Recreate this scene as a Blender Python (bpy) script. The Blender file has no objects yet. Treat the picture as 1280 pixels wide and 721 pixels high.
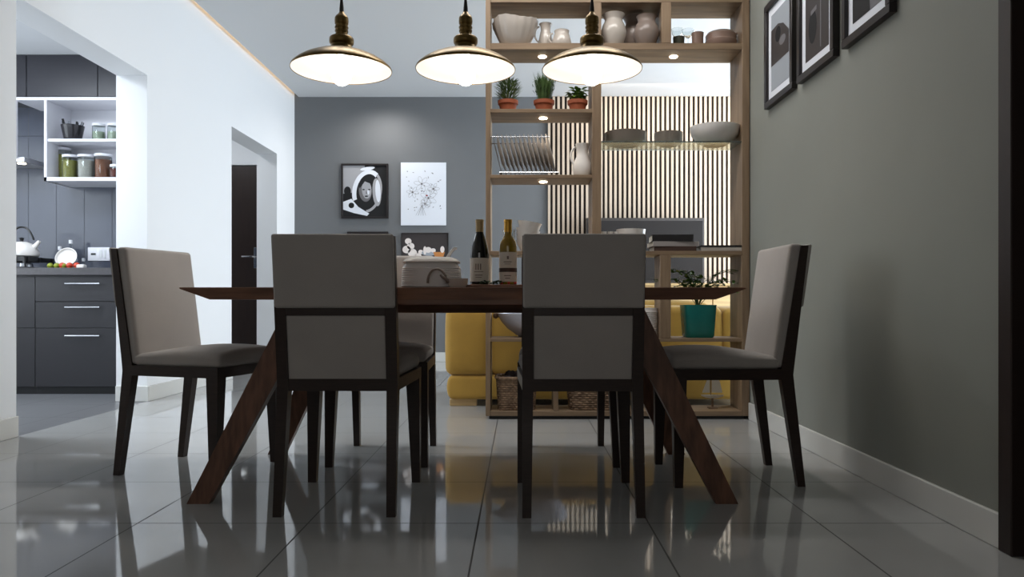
import bpy, bmesh, math, random
from mathutils import Vector, Matrix, Quaternion
PI = math.pi
C = bpy.context.scene.collection
F, CX, CY, H = 934.0, 650.0, 376.0, 0.73
def PX(px, d): return (px - CX) * d / F          # width position of a point seen at px, standing at depth d
def PZ(py, d): return H + (CY - py) * d / F
# ------------------------------------------------------------------ materials
MATS = {}
def lin(c):
    return tuple(((v/255.0)/12.92 if v/255.0 <= .04045 else (((v/255.0)+.055)/1.055)**2.4) for v in c) + (1,)
def mat(name, rgb, rough=.5, metal=0, noise=0.0, nscale=8, bump=0.0, bscale=60, stretch=None, rgb2=None, spec=.5,
        trans=0, emit=None, estr=0, coat=0, sheen=0, alpha=1.0, ior=1.45):
    m = bpy.data.materials.new(name); m.use_nodes = True; nt = m.node_tree; b = nt.nodes['Principled BSDF']
    b.inputs['Roughness'].default_value = rough; b.inputs['Metallic'].default_value = metal
    b.inputs['Specular IOR Level'].default_value = spec; b.inputs['IOR'].default_value = ior
    b.inputs['Transmission Weight'].default_value = trans; b.inputs['Coat Weight'].default_value = coat
    b.inputs['Sheen Weight'].default_value = sheen; b.inputs['Alpha'].default_value = alpha
    tc = nt.nodes.new('ShaderNodeTexCoord'); mp = nt.nodes.new('ShaderNodeMapping')
    nt.links.new(tc.outputs['Object'], mp.inputs[0])
    if stretch: mp.inputs['Scale'].default_value = stretch
    c1 = lin(rgb)
    if rgb2 is None: c2 = tuple(v*(1-noise) for v in c1[:3]) + (1,)
    else: c2 = lin(rgb2)
    if noise or rgb2:
        n = nt.nodes.new('ShaderNodeTexNoise'); n.inputs['Scale'].default_value = nscale; n.inputs['Detail'].default_value = 6
        nt.links.new(mp.outputs[0], n.inputs[0])
        r = nt.nodes.new('ShaderNodeValToRGB'); r.color_ramp.elements[0].position = .35; r.color_ramp.elements[1].position = .65
        r.color_ramp.elements[0].color = c2; r.color_ramp.elements[1].color = c1
        nt.links.new(n.outputs['Fac'], r.inputs[0]); nt.links.new(r.outputs[0], b.inputs['Base Color'])
    else:
        b.inputs['Base Color'].default_value = c1
    if bump:
        n2 = nt.nodes.new('ShaderNodeTexNoise'); n2.inputs['Scale'].default_value = bscale
        nt.links.new(mp.outputs[0], n2.inputs[0])
        bp = nt.nodes.new('ShaderNodeBump'); bp.inputs['Strength'].default_value = bump; bp.inputs['Distance'].default_value = .004
        nt.links.new(n2.outputs['Fac'], bp.inputs['Height']); nt.links.new(bp.outputs[0], b.inputs['Normal'])
    if emit:
        b.inputs['Emission Color'].default_value = lin(emit); b.inputs['Emission Strength'].default_value = estr
    MATS[name] = m; return m
def grid_mat(name, tile, grout, x0, y0, sx, sy, axes, w, rough, noise, spec=.5, coat=0):
    """square tiles set out on two world axes"""
    m = bpy.data.materials.new(name); m.use_nodes = True; nt = m.node_tree; N = nt.nodes; L = nt.links
    b = N['Principled BSDF']; b.inputs['Specular IOR Level'].default_value = spec
    b.inputs['Coat Weight'].default_value = coat; b.inputs['Coat Roughness'].default_value = .03
    tc = N.new('ShaderNodeTexCoord'); sep = N.new('ShaderNodeSeparateXYZ'); L.new(tc.outputs['Object'], sep.inputs[0])
    def mth(op, a, v=None, c=None):
        n = N.new('ShaderNodeMath'); n.operation = op
        if isinstance(a, (int, float)): n.inputs[0].default_value = a
        else: L.new(a, n.inputs[0])
        if v is not None:
            if isinstance(v, (int, float)): n.inputs[1].default_value = v
            else: L.new(v, n.inputs[1])
        return n.outputs[0]
    es = []
    for ax, o, s in ((axes[0], x0, sx), (axes[1], y0, sy)):
        t = mth('DIVIDE', mth('SUBTRACT', sep.outputs[ax], o), s)
        f = mth('FRACT', mth('ADD', t, .5)); d = mth('MULTIPLY', mth('ABSOLUTE', mth('SUBTRACT', f, .5)), s)
        es.append(d)
    g = mth('LESS_THAN', mth('MINIMUM', es[0], es[1]), w)
    n = N.new('ShaderNodeTexNoise'); n.inputs['Scale'].default_value = 3; n.inputs['Detail'].default_value = 8; L.new(tc.outputs['Object'], n.inputs[0])
    r = N.new('ShaderNodeValToRGB'); c = lin(tile)
    r.color_ramp.elements[0].color = tuple(v*(1-noise) for v in c[:3]) + (1,); r.color_ramp.elements[1].color = c
    L.new(n.outputs['Fac'], r.inputs[0])
    mx = N.new('ShaderNodeMix'); mx.data_type = 'RGBA'
    L.new(g, mx.inputs[0]); L.new(r.outputs[0], mx.inputs[6]); mx.inputs[7].default_value = lin(grout)
    L.new(mx.outputs[2], b.inputs['Base Color'])
    rr = N.new('ShaderNodeMapRange'); rr.inputs[3].default_value = rough; rr.inputs[4].default_value = .6; L.new(g, rr.inputs[0]); L.new(rr.outputs[0], b.inputs['Roughness'])
    bp = N.new('ShaderNodeBump'); bp.inputs['Strength'].default_value = .3; bp.inputs['Distance'].default_value = .002; bp.invert = True
    L.new(g, bp.inputs['Height']); L.new(bp.outputs[0], b.inputs['Normal'])
    MATS[name] = m; return m
mat('white_wall', (236,238,240), .7, bump=.05, bscale=120)
mat('sage_wall', (140,142,135), .75, noise=.06, nscale=2, bump=.05, bscale=120)
mat('slate_wall', (113,115,117), .7, noise=.04, nscale=2, bump=.05, bscale=120)
mat('ceiling_paint', (214,216,218), .8)
mat('baseboard', (214,214,210), .25)
grid_mat('floor_tile', (176,177,176), (50,50,50), -.137, 2.454, .5595, .5595, (0,1), .0026, .05, .10, spec=.8)
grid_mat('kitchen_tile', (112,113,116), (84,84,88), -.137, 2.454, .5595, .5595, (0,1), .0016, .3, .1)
grid_mat('splash_tile', (70,75,88), (44,48,58), -3.03, 2.147, .24, 1.2, (0,2), .0025, .2, .12)
mat('espresso_wood', (50,36,31), .35, stretch=(1,1,8), nscale=20, noise=.3)
mat('walnut', (132,92,70), .38, rgb2=(96,64,48), stretch=(1.2,14,14), nscale=3)
mat('walnut_leg', (122,84,64), .4, rgb2=(86,58,44), stretch=(14,14,1.5), nscale=3)
mat('oak', (146,124,100), .5, rgb2=(124,103,82), stretch=(1,10,10), nscale=3)
mat('oak_post', (146,124,100), .5, rgb2=(124,103,82), stretch=(10,10,1), nscale=3)
mat('fabric', (172,166,161), .85, noise=.08, nscale=5, bump=.25, bscale=500, sheen=.2)
mat('brass', (134,108,60), .36, metal=.75, rgb2=(98,80,44), nscale=14)
mat('enamel', (250,248,240), .4)
mat('bulb_glow', (255,246,235), .3, emit=(255,246,236), estr=20)
mat('cord', (30,24,20), .6)
mat('yellow_fabric', (186,146,62), .8, noise=.12, nscale=6, bump=.3, bscale=200, sheen=.2)
mat('black_plastic', (18,18,20), .35)
mat('tv_screen', (46,43,42), .7, spec=.2)
mat('tv_bezel', (70,66,64), .6, spec=.3)
mat('cream_slat', (206,188,168), .5, noise=.08, nscale=3, stretch=(8,8,.6))
mat('slat_back', (34,26,22), .8)
mat('light_oak', (200,170,120), .5, rgb2=(180,150,104), stretch=(1,10,10), nscale=3)
mat('charcoal', (54,54,60), .35, noise=.04)
mat('charcoal_front', (40,39,42), .35, noise=.04)
mat('counter', (76,74,76), .3, noise=.2, nscale=40)
mat('steel', (190,192,196), .25, metal=1)
mat('white_lacquer', (226,226,232), .3)
mat('stoneware', (190,182,174), .2, noise=.1, nscale=6)
mat('stoneware_dark', (140,126,118), .3, noise=.2, nscale=6)
mat('stoneware_white', (226,222,218), .25, noise=.04, nscale=6)
mat('ribbed_white', (216,212,210), .35)
mat('blue_white', (206,210,224), .25)
mat('brown_cup', (138,114,102), .35, noise=.15)
mat('dark_pot', (58,60,48), .5, noise=.2)
mat('terracotta', (168,92,62), .7, noise=.2, nscale=10)
mat('leaf_dark', (78,104,52), .55, rgb2=(52,76,38), nscale=20)
mat('leaf_sage', (120,142,92), .6, rgb2=(60,84,50), nscale=20)
mat('leaf_bright', (110,140,52), .5, rgb2=(64,100,36), nscale=20)
mat('soil', (50,36,28), .9)
mat('teal_glaze', (28,132,124), .25, rgb2=(20,108,104), nscale=4)
mat('dark_glass', (20,18,12), .06, spec=.8)
mat('amber_glass', (176,142,40), .06, rgb2=(130,110,26), nscale=3, spec=.8, trans=.35)
mat('gold_foil', (196,150,60), .35, metal=.8)
mat('tan_foil', (170,146,104), .4, metal=.4)
mat('label_paper', (220,212,200), .7)
mat('label_ink', (120,104,96), .7)
mat('clear_glass', (235,240,240), .03, trans=1.0, ior=1.3)
mat('shelf_glass', (214,226,222), .03, trans=.9, ior=1.2)
mat('pane', (240,245,250), .02, trans=1.0, ior=1.05)
mat('smoke_glass', (54,52,56), .1, trans=.4)
mat('wicker', (150,124,100), .7, rgb2=(108,86,68), nscale=30)
mat('dark_cloth', (44,36,40), .9)
mat('sail', (206,198,186), .8)
mat('driftwood', (128,104,84), .7, noise=.3, nscale=20)
mat('book_black', (26,24,26), .5)
mat('book_grey', (158,152,150), .6)
mat('book_brown', (72,52,44), .6)
mat('pages', (226,220,208), .8)
mat('ink', (22,22,24), .8)
mat('ink_mid', (110,108,110), .8)
mat('ink_soft', (168,168,172), .8)
mat('paper', (232,236,244), .6)
mat('photo_dark', (58,52,52), .5)
mat('photo_grey', (112,110,114), .5)
mat('photo_pale', (158,164,172), .5)
mat('frame_black', (34,28,28), .4)
mat('blossom', (236,226,220), .7)
mat('orange_bowl', (196,130,70), .6)
mat('petal_red', (150,60,60), .7)
mat('food_green', (140,150,50), .6)
mat('food_red', (196,66,40), .5)
mat('parsley', (44,72,36), .7, noise=.3, nscale=80)
mat('olive_fill', (150,144,60), .7, noise=.3, nscale=90)
mat('spice_fill', (142,84,52), .8, noise=.35, nscale=90)
mat('red_fill', (112,44,32), .8, noise=.35, nscale=90)
mat('pale_fill', (206,200,190), .8, noise=.2, nscale=90)
mat('pale_green_fill', (190,202,176), .8, noise=.2, nscale=90)
mat('dark_door', (44,32,28), .4, noise=.2, stretch=(8,8,1), nscale=5)
mat('chrome', (210,212,214), .15, metal=1)
mat('spot_glow', (255,240,214), .3, emit=(255,236,205), estr=18)
mat('led_warm', (255,214,160), .3, emit=(255,214,160), estr=5)
mat('led_white', (255,248,238), .3, emit=(255,246,232), estr=10)
mat('panel_glow', (250,250,255), .3, emit=(240,244,255), estr=9)
mat('hood_metal', (186,186,190), .3, metal=.7)
# ------------------------------------------------------------------ mesh builder
class MB:
    def __init__(s): s.bm = bmesh.new()
    def _new(s, fs, mi):
        for f in fs: f.material_index = mi
    def box(s, x0, x1, y0, y1, z0, z1, bev=0, seg=2, mi=0, M=None):
        mt = Matrix.Translation(((x0+x1)/2, (y0+y1)/2, (z0+z1)/2)) @ Matrix.Diagonal((x1-x0, y1-y0, z1-z0, 1))
        if M: mt = M @ mt
        r = bmesh.ops.create_cube(s.bm, size=1, matrix=mt)
        vs = r['verts']; fs = set(f for v in vs for f in v.link_faces); s._new(fs, mi)
        if bev:
            es = list(set(e for v in vs for e in v.link_edges))
            bmesh.ops.bevel(s.bm, geom=es, offset=bev, segments=seg, affect='EDGES', profile=.5)
        return s
    def loft(s, rings, mi=0, caps=True, closed=True):
        vr = [[s.bm.verts.new(p) for p in ring] for ring in rings]; n = len(rings[0])
        for a, b in zip(vr, vr[1:]):
            for i in range(n if closed else n-1):
                j = (i+1) % n
                try: s.bm.faces.new((a[i], a[j], b[j], b[i])).material_index = mi
                except ValueError: pass
        if caps and closed:
            try:
                s.bm.faces.new(list(reversed(vr[0]))).material_index = mi; s.bm.faces.new(vr[-1]).material_index = mi
            except ValueError: pass
        return s
    def lathe(s, prof, seg=32, c=(0,0,0), mi=0, sx=1, sy=1, M=None, wav=None, caps=True):
        rings = []
        for k, (r, z) in enumerate(prof):
            ring = []
            for i in range(seg):
                a = 2*PI*i/seg; rr = max(r, .0004)
                zz = z
                if wav: rr, zz = wav(rr, z, a, k)
                p = Vector((c[0]+rr*math.cos(a)*sx, c[1]+rr*math.sin(a)*sy, c[2]+zz))
                ring.append(M @ p if M else p)
            rings.append(ring)
        return s.loft(rings, mi, caps)
    def tube(s, pts, r, seg=8, mi=0, closed=False):
        P = [Vector(p) for p in pts]; rings = []; n = len(P); up = None
        rs = r if isinstance(r, (list, tuple)) else [r]*n
        for i in range(n):
            if closed: t = P[(i+1) % n] - P[i-1]
            else: t = (P[min(i+1, n-1)] - P[max(i-1, 0)])
            t.normalize()
            if up is None:
                up = Vector((0,0,1)) if abs(t.z) < .9 else Vector((1,0,0))
            u = t.cross(up).normalized(); w = u.cross(t).normalized(); up = w
            rings.append([P[i] + (u*math.cos(2*PI*k/seg) + w*math.sin(2*PI*k/seg))*rs[i] for k in range(seg)])
        if closed: rings.append(rings[0]); return s.loft(rings, mi, caps=False)
        return s.loft(rings, mi)
    def rbox(s, x0, x1, y0, y1, z0, z1, r, n=6, mi=0, fn=None, M=None):
        """upholstered block: rounded box with a dense surface, fn(p, u, v, w) reshapes it"""
        c = Vector(((x0+x1)/2, (y0+y1)/2, (z0+z1)/2)); h = Vector(((x1-x0)/2, (y1-y0)/2, (z1-z0)/2)); r = min(r, *(v*.98 for v in h))
        def samp(hh):
            e = [r*q for q in (0, .12, .35, .65)]
            a = [-hh + q for q in e]; b = [-(hh-r) + 2*(hh-r)*i/n for i in range(n+1)]
            return a + b + [-q for q in reversed(a)]
        A = [samp(h[i]) for i in range(3)]; cache = {}
        def V(i, j, k):
            if (i, j, k) in cache: return cache[(i, j, k)]
            p = Vector((A[0][i], A[1][j], A[2][k]))
            q = Vector(max(-(h[t]-r), min(h[t]-r, p[t])) for t in range(3)); d = p - q
            if d.length > 1e-9: p = q + d.normalized()*r
            if fn: p = Vector(fn(p, p.x/h.x, p.y/h.y, p.z/h.z))
            p = p + c
            if M: p = M @ p
            v = s.bm.verts.new(p); cache[(i, j, k)] = v; return v
        N = [len(a)-1 for a in A]
        def q4(*ix): s.bm.faces.new([V(*t) for t in ix]).material_index = mi
        for i in range(N[0]):
            for j in range(N[1]):
                q4((i,j,0),(i,j+1,0),(i+1,j+1,0),(i+1,j,0)); k = N[2]; q4((i,j,k),(i+1,j,k),(i+1,j+1,k),(i,j+1,k))
        for i in range(N[0]):
            for k in range(N[2]):
                q4((i,0,k),(i+1,0,k),(i+1,0,k+1),(i,0,k+1)); j = N[1]; q4((i,j,k),(i,j,k+1),(i+1,j,k+1),(i+1,j,k))
        for j in range(N[1]):
            for k in range(N[2]):
                q4((0,j,k),(0,j,k+1),(0,j+1,k+1),(0,j+1,k)); i = N[0]; q4((i,j,k),(i,j+1,k),(i,j+1,k+1),(i,j,k+1))
        return s
    def poly(s, pts, mi=0):
        s.bm.faces.new([s.bm.verts.new(p) for p in pts]).material_index = mi; return s
    def build(s, name, mats, parent=None, smooth=True, angle=40):
        bmesh.ops.recalc_face_normals(s.bm, faces=[f for f in s.bm.faces])
        me = bpy.data.meshes.new(name); s.bm.to_mesh(me); s.bm.free()
        for m in ([mats] if isinstance(mats, str) else mats): me.materials.append(MATS[m])
        if smooth:
            for p in me.polygons: p.use_smooth = True
            me.set_sharp_from_angle(angle=math.radians(angle))
        o = bpy.data.objects.new(name, me); C.objects.link(o)
        if parent: o.parent = parent
        return o
def tag(o, label, cat, group=None, kind=None):
    o['label'] = label; o['category'] = cat
    if group: o['group'] = group
    if kind: o['kind'] = kind
    return o
def thing(name, label, cat, loc=(0,0,0), rz=0, group=None):
    o = bpy.data.objects.new(name, None); C.objects.link(o); o.empty_display_size = .05
    o.location = loc; o.rotation_euler = (0,0,rz); return tag(o, label, cat, group)
def struct(name, mb, m, label=None, smooth=False):
    o = mb.build(name, m, smooth=smooth); o['kind'] = 'structure'
    o['label'] = label or name.replace('_', ' '); return o
def dup(o, parent=None, **kw):
    c = o.copy(); C.objects.link(c)
    if parent: c.parent = parent
    for ch in [x for x in o.children]: dup(ch, c)
    for k, v in kw.items():
        if k == 'loc': c.location = v
        elif k == 'rz': c.rotation_euler = (0,0,v)
        elif k == 'rot': c.rotation_euler = v
        elif k == 'sc': c.scale = v
        else: c[k] = v
    return c
def place(o, loc, rz=0): o.location = loc; o.rotation_euler = (0,0,rz); return o
# ------------------------------------------------------------------ the setting
XL, XLo, XR, YF, CEIL = -2.71, -2.935, 1.42, 8.98, 3.18
O1a, O1b, O2a, O2b, HEAD = 4.02, 5.43, 7.02, 8.33, 2.37
YB, XE = -3.6, 4.6
struct('floor', MB().box(XL, XE, YB, YF, -.1, 0), 'floor_tile', 'glossy grey square tile floor')
struct('floor_kitchen', MB().box(-5.2, XL, 2.9, 6.45, -.1, 0), 'kitchen_tile', 'dark slate tile floor of the kitchen')
struct('floor_corridor', MB().box(-4.6, XL, 6.45, 8.75, -.1, 0), 'floor_tile', 'grey tile floor of the side passage')
w = MB()
for a, b, z0 in ((YB, O1a, 0), (O1a, O1b, HEAD), (O1b, O2a, 0), (O2a, O2b, HEAD), (O2b, YF, 0)):
    w.box(XLo, XL, a, b, z0, 3.42)
bmesh.ops.remove_doubles(w.bm, verts=w.bm.verts, dist=1e-5)
struct('wall_left', w, 'white_wall', 'bright white wall with the kitchen opening and the doorway')
struct('wall_right', MB().box(XR, XR+.15, 2.19, 4.9, 0, 3.42), 'sage_wall', 'grey green wall hung with framed pictures')
struct('wall_right_near', MB().box(XR, XR+.15, YB, 1.15, 0, 3.42).box(XR, XR+.15, 1.15, 2.19, 2.55, 3.42), 'sage_wall', 'grey green wall beside the dark door')
struct('wall_far', MB().box(-3.1, XE+.2, YF, YF+.15, 0, 3.42), 'slate_wall', 'slate blue far wall')
struct('wall_front', MB().box(-3.1, XR+.15, YB-.15, YB, 0, 3.42), 'sage_wall', 'wall behind the camera')
struct('wall_living_near', MB().box(XR+.15, XE, 4.75, 4.9, 0, 3.42), 'white_wall', 'near wall of the living area')
struct('wall_living_right', MB().box(XE, XE+.2, 4.75, 5.4, 0, 3.42).box(XE, XE+.2, 8.5, YF, 0, 3.42).box(XE, XE+.2, 5.4, 8.5, 2.7, 3.42).box(XE, XE+.2, 5.4, 8.5, 0, .15), 'white_wall', 'window wall of the living area')
wf = MB()
for y in (5.4, 6.4, 7.42, 8.44): wf.box(XE+.06, XE+.14, y, y+.06, .15, 2.7)
wf.box(XE+.06, XE+.14, 5.4, 8.5, .15, .21).box(XE+.06, XE+.14, 5.4, 8.5, 2.64, 2.7)
struct('window_1', wf, 'white_lacquer', 'frame of the living area window')
struct('ceiling', MB().box(XL+.05, XE, YB, YF, CEIL, CEIL+.06), 'ceiling_paint', 'pale grey dropped ceiling')
struct('ceiling_slab', MB().box(-3.1, XE+.2, YB-.15, YF+.15, 3.42, 3.5), 'ceiling_paint', 'ceiling slab above the cove')
struct('trim_1', MB().box(XL+.055, XL+.07, YB, YF, 3.245, 3.26), 'led_warm', 'warm light strip in the ceiling cove')
BH, BT = .112, .014
bb = MB()
for a, b in ((YB, O1a), (O1b, O2a), (O2b, YF)): bb.box(XL, XL+BT, a, b, 0, BH, .003, 1)
bb.box(XLo, XL+BT, O1b-BT, O1b, 0, BH, .003, 1).box(XLo, XL, O2b-BT, O2b, 0, BH, .003, 1)
struct('baseboard_left', bb, 'baseboard')
struct('baseboard_right', MB().box(XR-BT, XR, 2.19, 4.6, 0, .104, .003, 1), 'baseboard')
struct('baseboard_far', MB().box(XL, XE, YF-BT, YF, 0, BH, .003, 1), 'baseboard')
# kitchen and passage shells
struct('wall_kitchen_back', MB().box(-5.2, XLo, 6.43, 6.53, 0, 3.0), 'splash_tile', 'slate blue tiled kitchen wall')
struct('wall_kitchen_left', MB().box(-5.3, -5.2, 2.9, 6.53, 0, 3.0), 'white_wall')
struct('wall_kitchen_near', MB().box(-5.2, XLo, 2.8, 2.9, 0, 3.0), 'white_wall')
struct('ceiling_kitchen', MB().box(-5.2, XLo, 2.9, 6.43, 2.735, 2.8), 'ceiling_paint')
struct('ceiling_corridor', MB().box(-4.6, XLo, 6.53, 8.75, 2.9, 2.96), 'ceiling_paint')
struct('wall_corridor_left', MB().box(-4.7, -4.6, 6.53, 8.75, 0, 3.0), 'white_wall')
DX0, DX1, DH, DY = -3.92, -3.022, 2.30, 8.62
struct('wall_corridor_far', MB().box(-4.6, DX0, DY, DY+.12, 0, 3.0).box(DX1, XLo, DY, DY+.12, 0, 3.0).box(DX0, DX1, DY, DY+.12, DH, 3.0), 'white_wall')
d = MB().box(DX0+.01, DX1-.01, DY+.02, DY+.06, .005, DH-.01, .003, 1)
dr = struct('door_1', d, 'dark_door', 'dark brown flush door in the side passage')
hz = PZ(321, DY)
h = MB().box(DX1-.055, DX1-.015, DY+.008, DY+.02, hz-.13, hz+.11, .003, 1)
h.tube([(DX1-.035, DY+.01, hz), (DX1-.035, DY-.045, hz), (DX1-.06, DY-.05, hz), (DX1-.17, DY-.05, hz)], .011, 8)
ho = h.build('door_handle', 'chrome', dr); ho['label'] = 'chrome lever handle'
# dark door at the right edge
t = MB().box(XR-.02, XR+.15, 2.13, 2.19, 0, 2.55, .003, 1).box(XR-.02, XR+.15, 1.15, 1.21, 0, 2.55, .003, 1).box(XR-.02, XR+.15, 1.21, 2.13, 2.49, 2.55)
struct('trim_2', t, 'dark_door', 'dark brown door frame')
struct('door_2', MB().box(XR+.03, XR+.075, 1.215, 2.125, .005, 2.485), 'dark_door', 'dark brown door in the right wall')
# ------------------------------------------------------------------ slatted wall, console, television
t = thing('slatted_wall_panel', 'cream vertical slat panel with dark gaps on the far wall', 'wall panel', (0, YF, 0))
SX0 = PX(685, YF-.05)
MB().box(SX0, XE, -.02, -.001, 0, CEIL).build('backing', 'slat_back', t, smooth=False)
m = MB(); n = int((XE-SX0)/.0567)
for i in range(n): m.box(SX0+i*.0567, SX0+i*.0567+.0285, -.042, -.02, 0, CEIL-.002)
m.build('slats', 'cream_slat', t, smooth=False)
t = thing('media_console', 'long light oak media console under the television', 'cabinet', (0, 8.45, 0))
CH = PZ(354, 8.5)
MB().box(.75, 3.6, 0, .44, .06, CH-.03, .004, 1).build('body', 'light_oak', t)
MB().box(.73, 3.62, -.02, .45, CH-.03, CH, .006, 2).build('top', 'light_oak', t)
for i in range(4):
    dd = MB().box(.77+i*.705, .77+i*.705+.69, -.018, 0, .08, CH-.05, .004, 1).build('door', 'light_oak', t)
    MB().tube([(.77+i*.705+.6, -.02, CH*.5-.06), (.77+i*.705+.6, -.02, CH*.5+.06)], .006, 6).build('handle', 'steel', dd)
MB().box(.8, 3.55, .04, .4, 0, .06).build('plinth', 'black_plastic', t)
t = thing('television', 'large switched off television on the oak console', 'television', (0, 8.72, CH))
tx0, tx1 = PX(733, 8.7), PX(881, 8.7)
MB().box(tx0, tx1, 0, .05, .012, PZ(272, 8.7)-CH, .006, 2).build('casing', 'tv_bezel', t)
MB().box(tx0+.02, tx1-.02, -.004, 0, .04, PZ(272, 8.7)-CH-.035).build('screen', 'tv_screen', t, smooth=False)
MB().box((tx0+tx1)/2-.35, (tx0+tx1)/2+.35, -.06, .1, 0, .012, .003, 1).build('stand', 'tv_bezel', t)
# ------------------------------------------------------------------ sofa
SY = 5.165
t = thing('sofa', 'mustard yellow upholstered sofa behind the open shelving', 'sofa', (0, SY, 0))
ax0 = PX(556, SY); ax1 = ax0+.31; ex = 1.72; ztop = PZ(385, SY)
def puff(k): return lambda p, u, v, w: (p.x*(1-.02*w*w) + k*u*(1-v*v)*(1-w*w), p.y + k*v*(1-u*u)*(1-w*w), p.z + k*w*(1-u*u)*(1-v*v))
for x0, x1 in ((ax0, ax1), (ex-.31, ex)):
    MB().rbox(x0, x1, 0, .92, .215, ztop, .05, fn=puff(.012)).build('arm', 'yellow_fabric', t)
MB().rbox(ax1-.01, ex-.30, .02, .26, .215, ztop+.01, .05, n=8, fn=puff(.012)).build('backrest', 'yellow_fabric', t)
MB().rbox(ax0+.01, ex-.01, .01, .91, .045, .215, .03, n=8, fn=puff(.004)).build('base', 'yellow_fabric', t)
for k in range(2):
    xa = ax1 + k*(ex-.31-ax1)/2
    MB().rbox(xa+.004, xa+(ex-.31-ax1)/2-.004, .25, .90, .21, .40, .05, fn=puff(.015)).build('seat_cushion', 'yellow_fabric', t)
    MB().rbox(xa+.01, xa+(ex-.31-ax1)/2-.01, .24, .42, .38, .72, .07, fn=puff(.02)).build('back_cushion', 'yellow_fabric', t)
for x in (ax0+.06, ex-.10):
    for y in (.05, .85): MB().box(x-.03, x+.16, y-.02, y+.03, 0, .05, .004, 1).build('foot', 'light_oak', t)
# ------------------------------------------------------------------ open shelving divider
D0, D1 = 4.607, 4.875
XS0, XS1 = -.212, XR-.005
S_TOP, S_UP, S_2, S_G, S_3, S_4, S_5, S_B = 2.60, 2.32, 1.914, 1.717, 1.508, 1.038, .50, .05
t = thing('open_shelving_unit', 'tall oak open shelving divider standing between dining and living areas', 'shelving', (0, D0, 0))
dp = D1-D0
XM = PX(746, D0); XU = PX(833, D0); XP = PX(832, D0); XQ = PX(695, D0)
def board(name, x0, x1, y0, y1, z0, z1, m='oak', par=None): return MB().box(x0, x1, y0, y1, z0, z1, .002, 1).build(name, m, par or t)
board('side_panel', XS0, XS0+.03, 0, dp, .02, 3.17, 'oak_post')
board('side_panel', XS1-.045, XS1, 0, dp, .02, 3.17, 'oak_post')
xi0, xi1 = XS0+.03, XS1-.045
board('divider', XM-.028, XM+.028, 0.0, dp, S_4, S_UP-.04, 'oak_post'); board('divider', XM-.028, XM+.028, 0.0, dp, S_UP, S_TOP-.03, 'oak_post')
board('divider', XU-.03, XU+.03, .0, dp, S_UP, S_TOP-.03, 'oak_post')
board('divider', XP-.033, XP+.033, 0.0, .2, S_5, S_4-.025, 'oak_post')
board('divider', XQ-.015, XQ+.015, 0.0, dp, S_B, S_5-.02, 'oak_post')
sh = {}
sh['top'] = board('shelf', xi0, xi1, 0, dp, S_TOP-.03, S_TOP)
sh['up'] = board('shelf', xi0, xi1, 0, dp, S_UP-.04, S_UP)
sh['2'] = board('shelf', xi0, XM-.028, 0, dp, S_2-.024, S_2)
sh['3'] = board('shelf', xi0, XM-.028, 0, dp, S_3-.022, S_3)
sh['4'] = board('shelf', xi0, xi1, 0, dp, S_4-.025, S_4)
sh['5'] = board('shelf', xi0, xi1, 0, dp, S_5-.022, S_5)
sh['b'] = board('shelf', xi0, xi1, 0, dp, .02, S_B)
g = MB().box(XM+.028, xi1, .01, dp-.01, S_G-.008, S_G).build('glass_shelf', 'shelf_glass', t, smooth=False); g['label'] = 'clear glass shelf'
board('plinth', XS0+.02, XS1-.02, .02, dp-.02, 0, .02, 'black_plastic')
spots = [('up', PX(678, 4.74), S_UP-.04), ('up', PX(842, 4.74), S_UP-.04), ('2', PX(679, 4.74), S_2-.024), ('3', PX(679, 4.74), S_3-.022)]
for k, x, z in spots:
    MB().lathe([(.0, -.002), (.024, -.002), (.026, .004), (0, .004)], 20, (x, .135, z-.003)).build('spotlight', 'spot_glow', sh[k])
YM = (D0+D1)/2
# ------------------------------------------------------------------ crockery on the shelving
def lobj(name, prof, m, label, cat, loc, group=None, seg=40, wav=None, sx=1, sy=1):
    o = MB().lathe(prof, seg, wav=wav, sx=sx, sy=sy).build(name, m, angle=50); o.location = loc
    return tag(o, label, cat, group)
def jar_like(name, outer, m, label, cat, loc, group=None, t_=.006, seg=40, wav=None):
    """hollow vessel from an outer profile"""
    inner = [(max(r-t_, .001), z) for r, z in reversed(outer[1:])]
    inner[-1] = (inner[-1][0], inner[-1][1]+t_)
    return lobj(name, [(0.0004, outer[0][1])] + outer + inner + [(0.0004, inner[-1][1])], m, label, cat, loc, group, seg, wav)
def hnd(o, pts, r, m, name='handle'): return MB().tube(pts, r, 8).build(name, m, o)
def arc(cx, z, rx, rz, a0, a1, n=10, y=0): return [(cx+rx*math.cos(math.radians(a0+(a1-a0)*i/n)), y, z+rz*math.sin(math.radians(a0+(a1-a0)*i/n))) for i in range(n+1)]
def wavy(rr, z, a, k): return (rr*(1+.03*math.cos(16*a)*min(1, max(0, z/.08))), z + (.010*math.cos(3*a+.6) if z > .13 else 0))
o = jar_like('fluted_bowl', [(.075,0),(.08,.006),(.1,.04),(.122,.09),(.137,.135),(.141,.165)], 'stoneware', 'deep fluted stoneware bowl with wavy rim on the high shelf', 'bowl', (PX(644, YM), YM-.03, S_UP), wav=wavy, seg=60)
o = jar_like('pitcher', [(.038,0),(.045,.02),(.047,.05),(.036,.10),(.03,.125),(.033,.15),(.042,.165)], 'stoneware', 'slim stoneware pitcher beside the fluted bowl', 'pitcher', (PX(682, YM), YM, S_UP))
hnd(o, arc(-.034, .10, -.034, .05, -80, 80), .006, 'stoneware')
o = jar_like('low_jug', [(.056,0),(.062,.012),(.058,.04),(.05,.07),(.044,.085),(.047,.10)], 'stoneware', 'short squat stoneware jug right of the slim pitcher', 'jug', (PX(702, YM-.05), YM-.06, S_UP))
hnd(o, arc(-.05, .055, -.03, .03, -80, 80), .006, 'stoneware')
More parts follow.
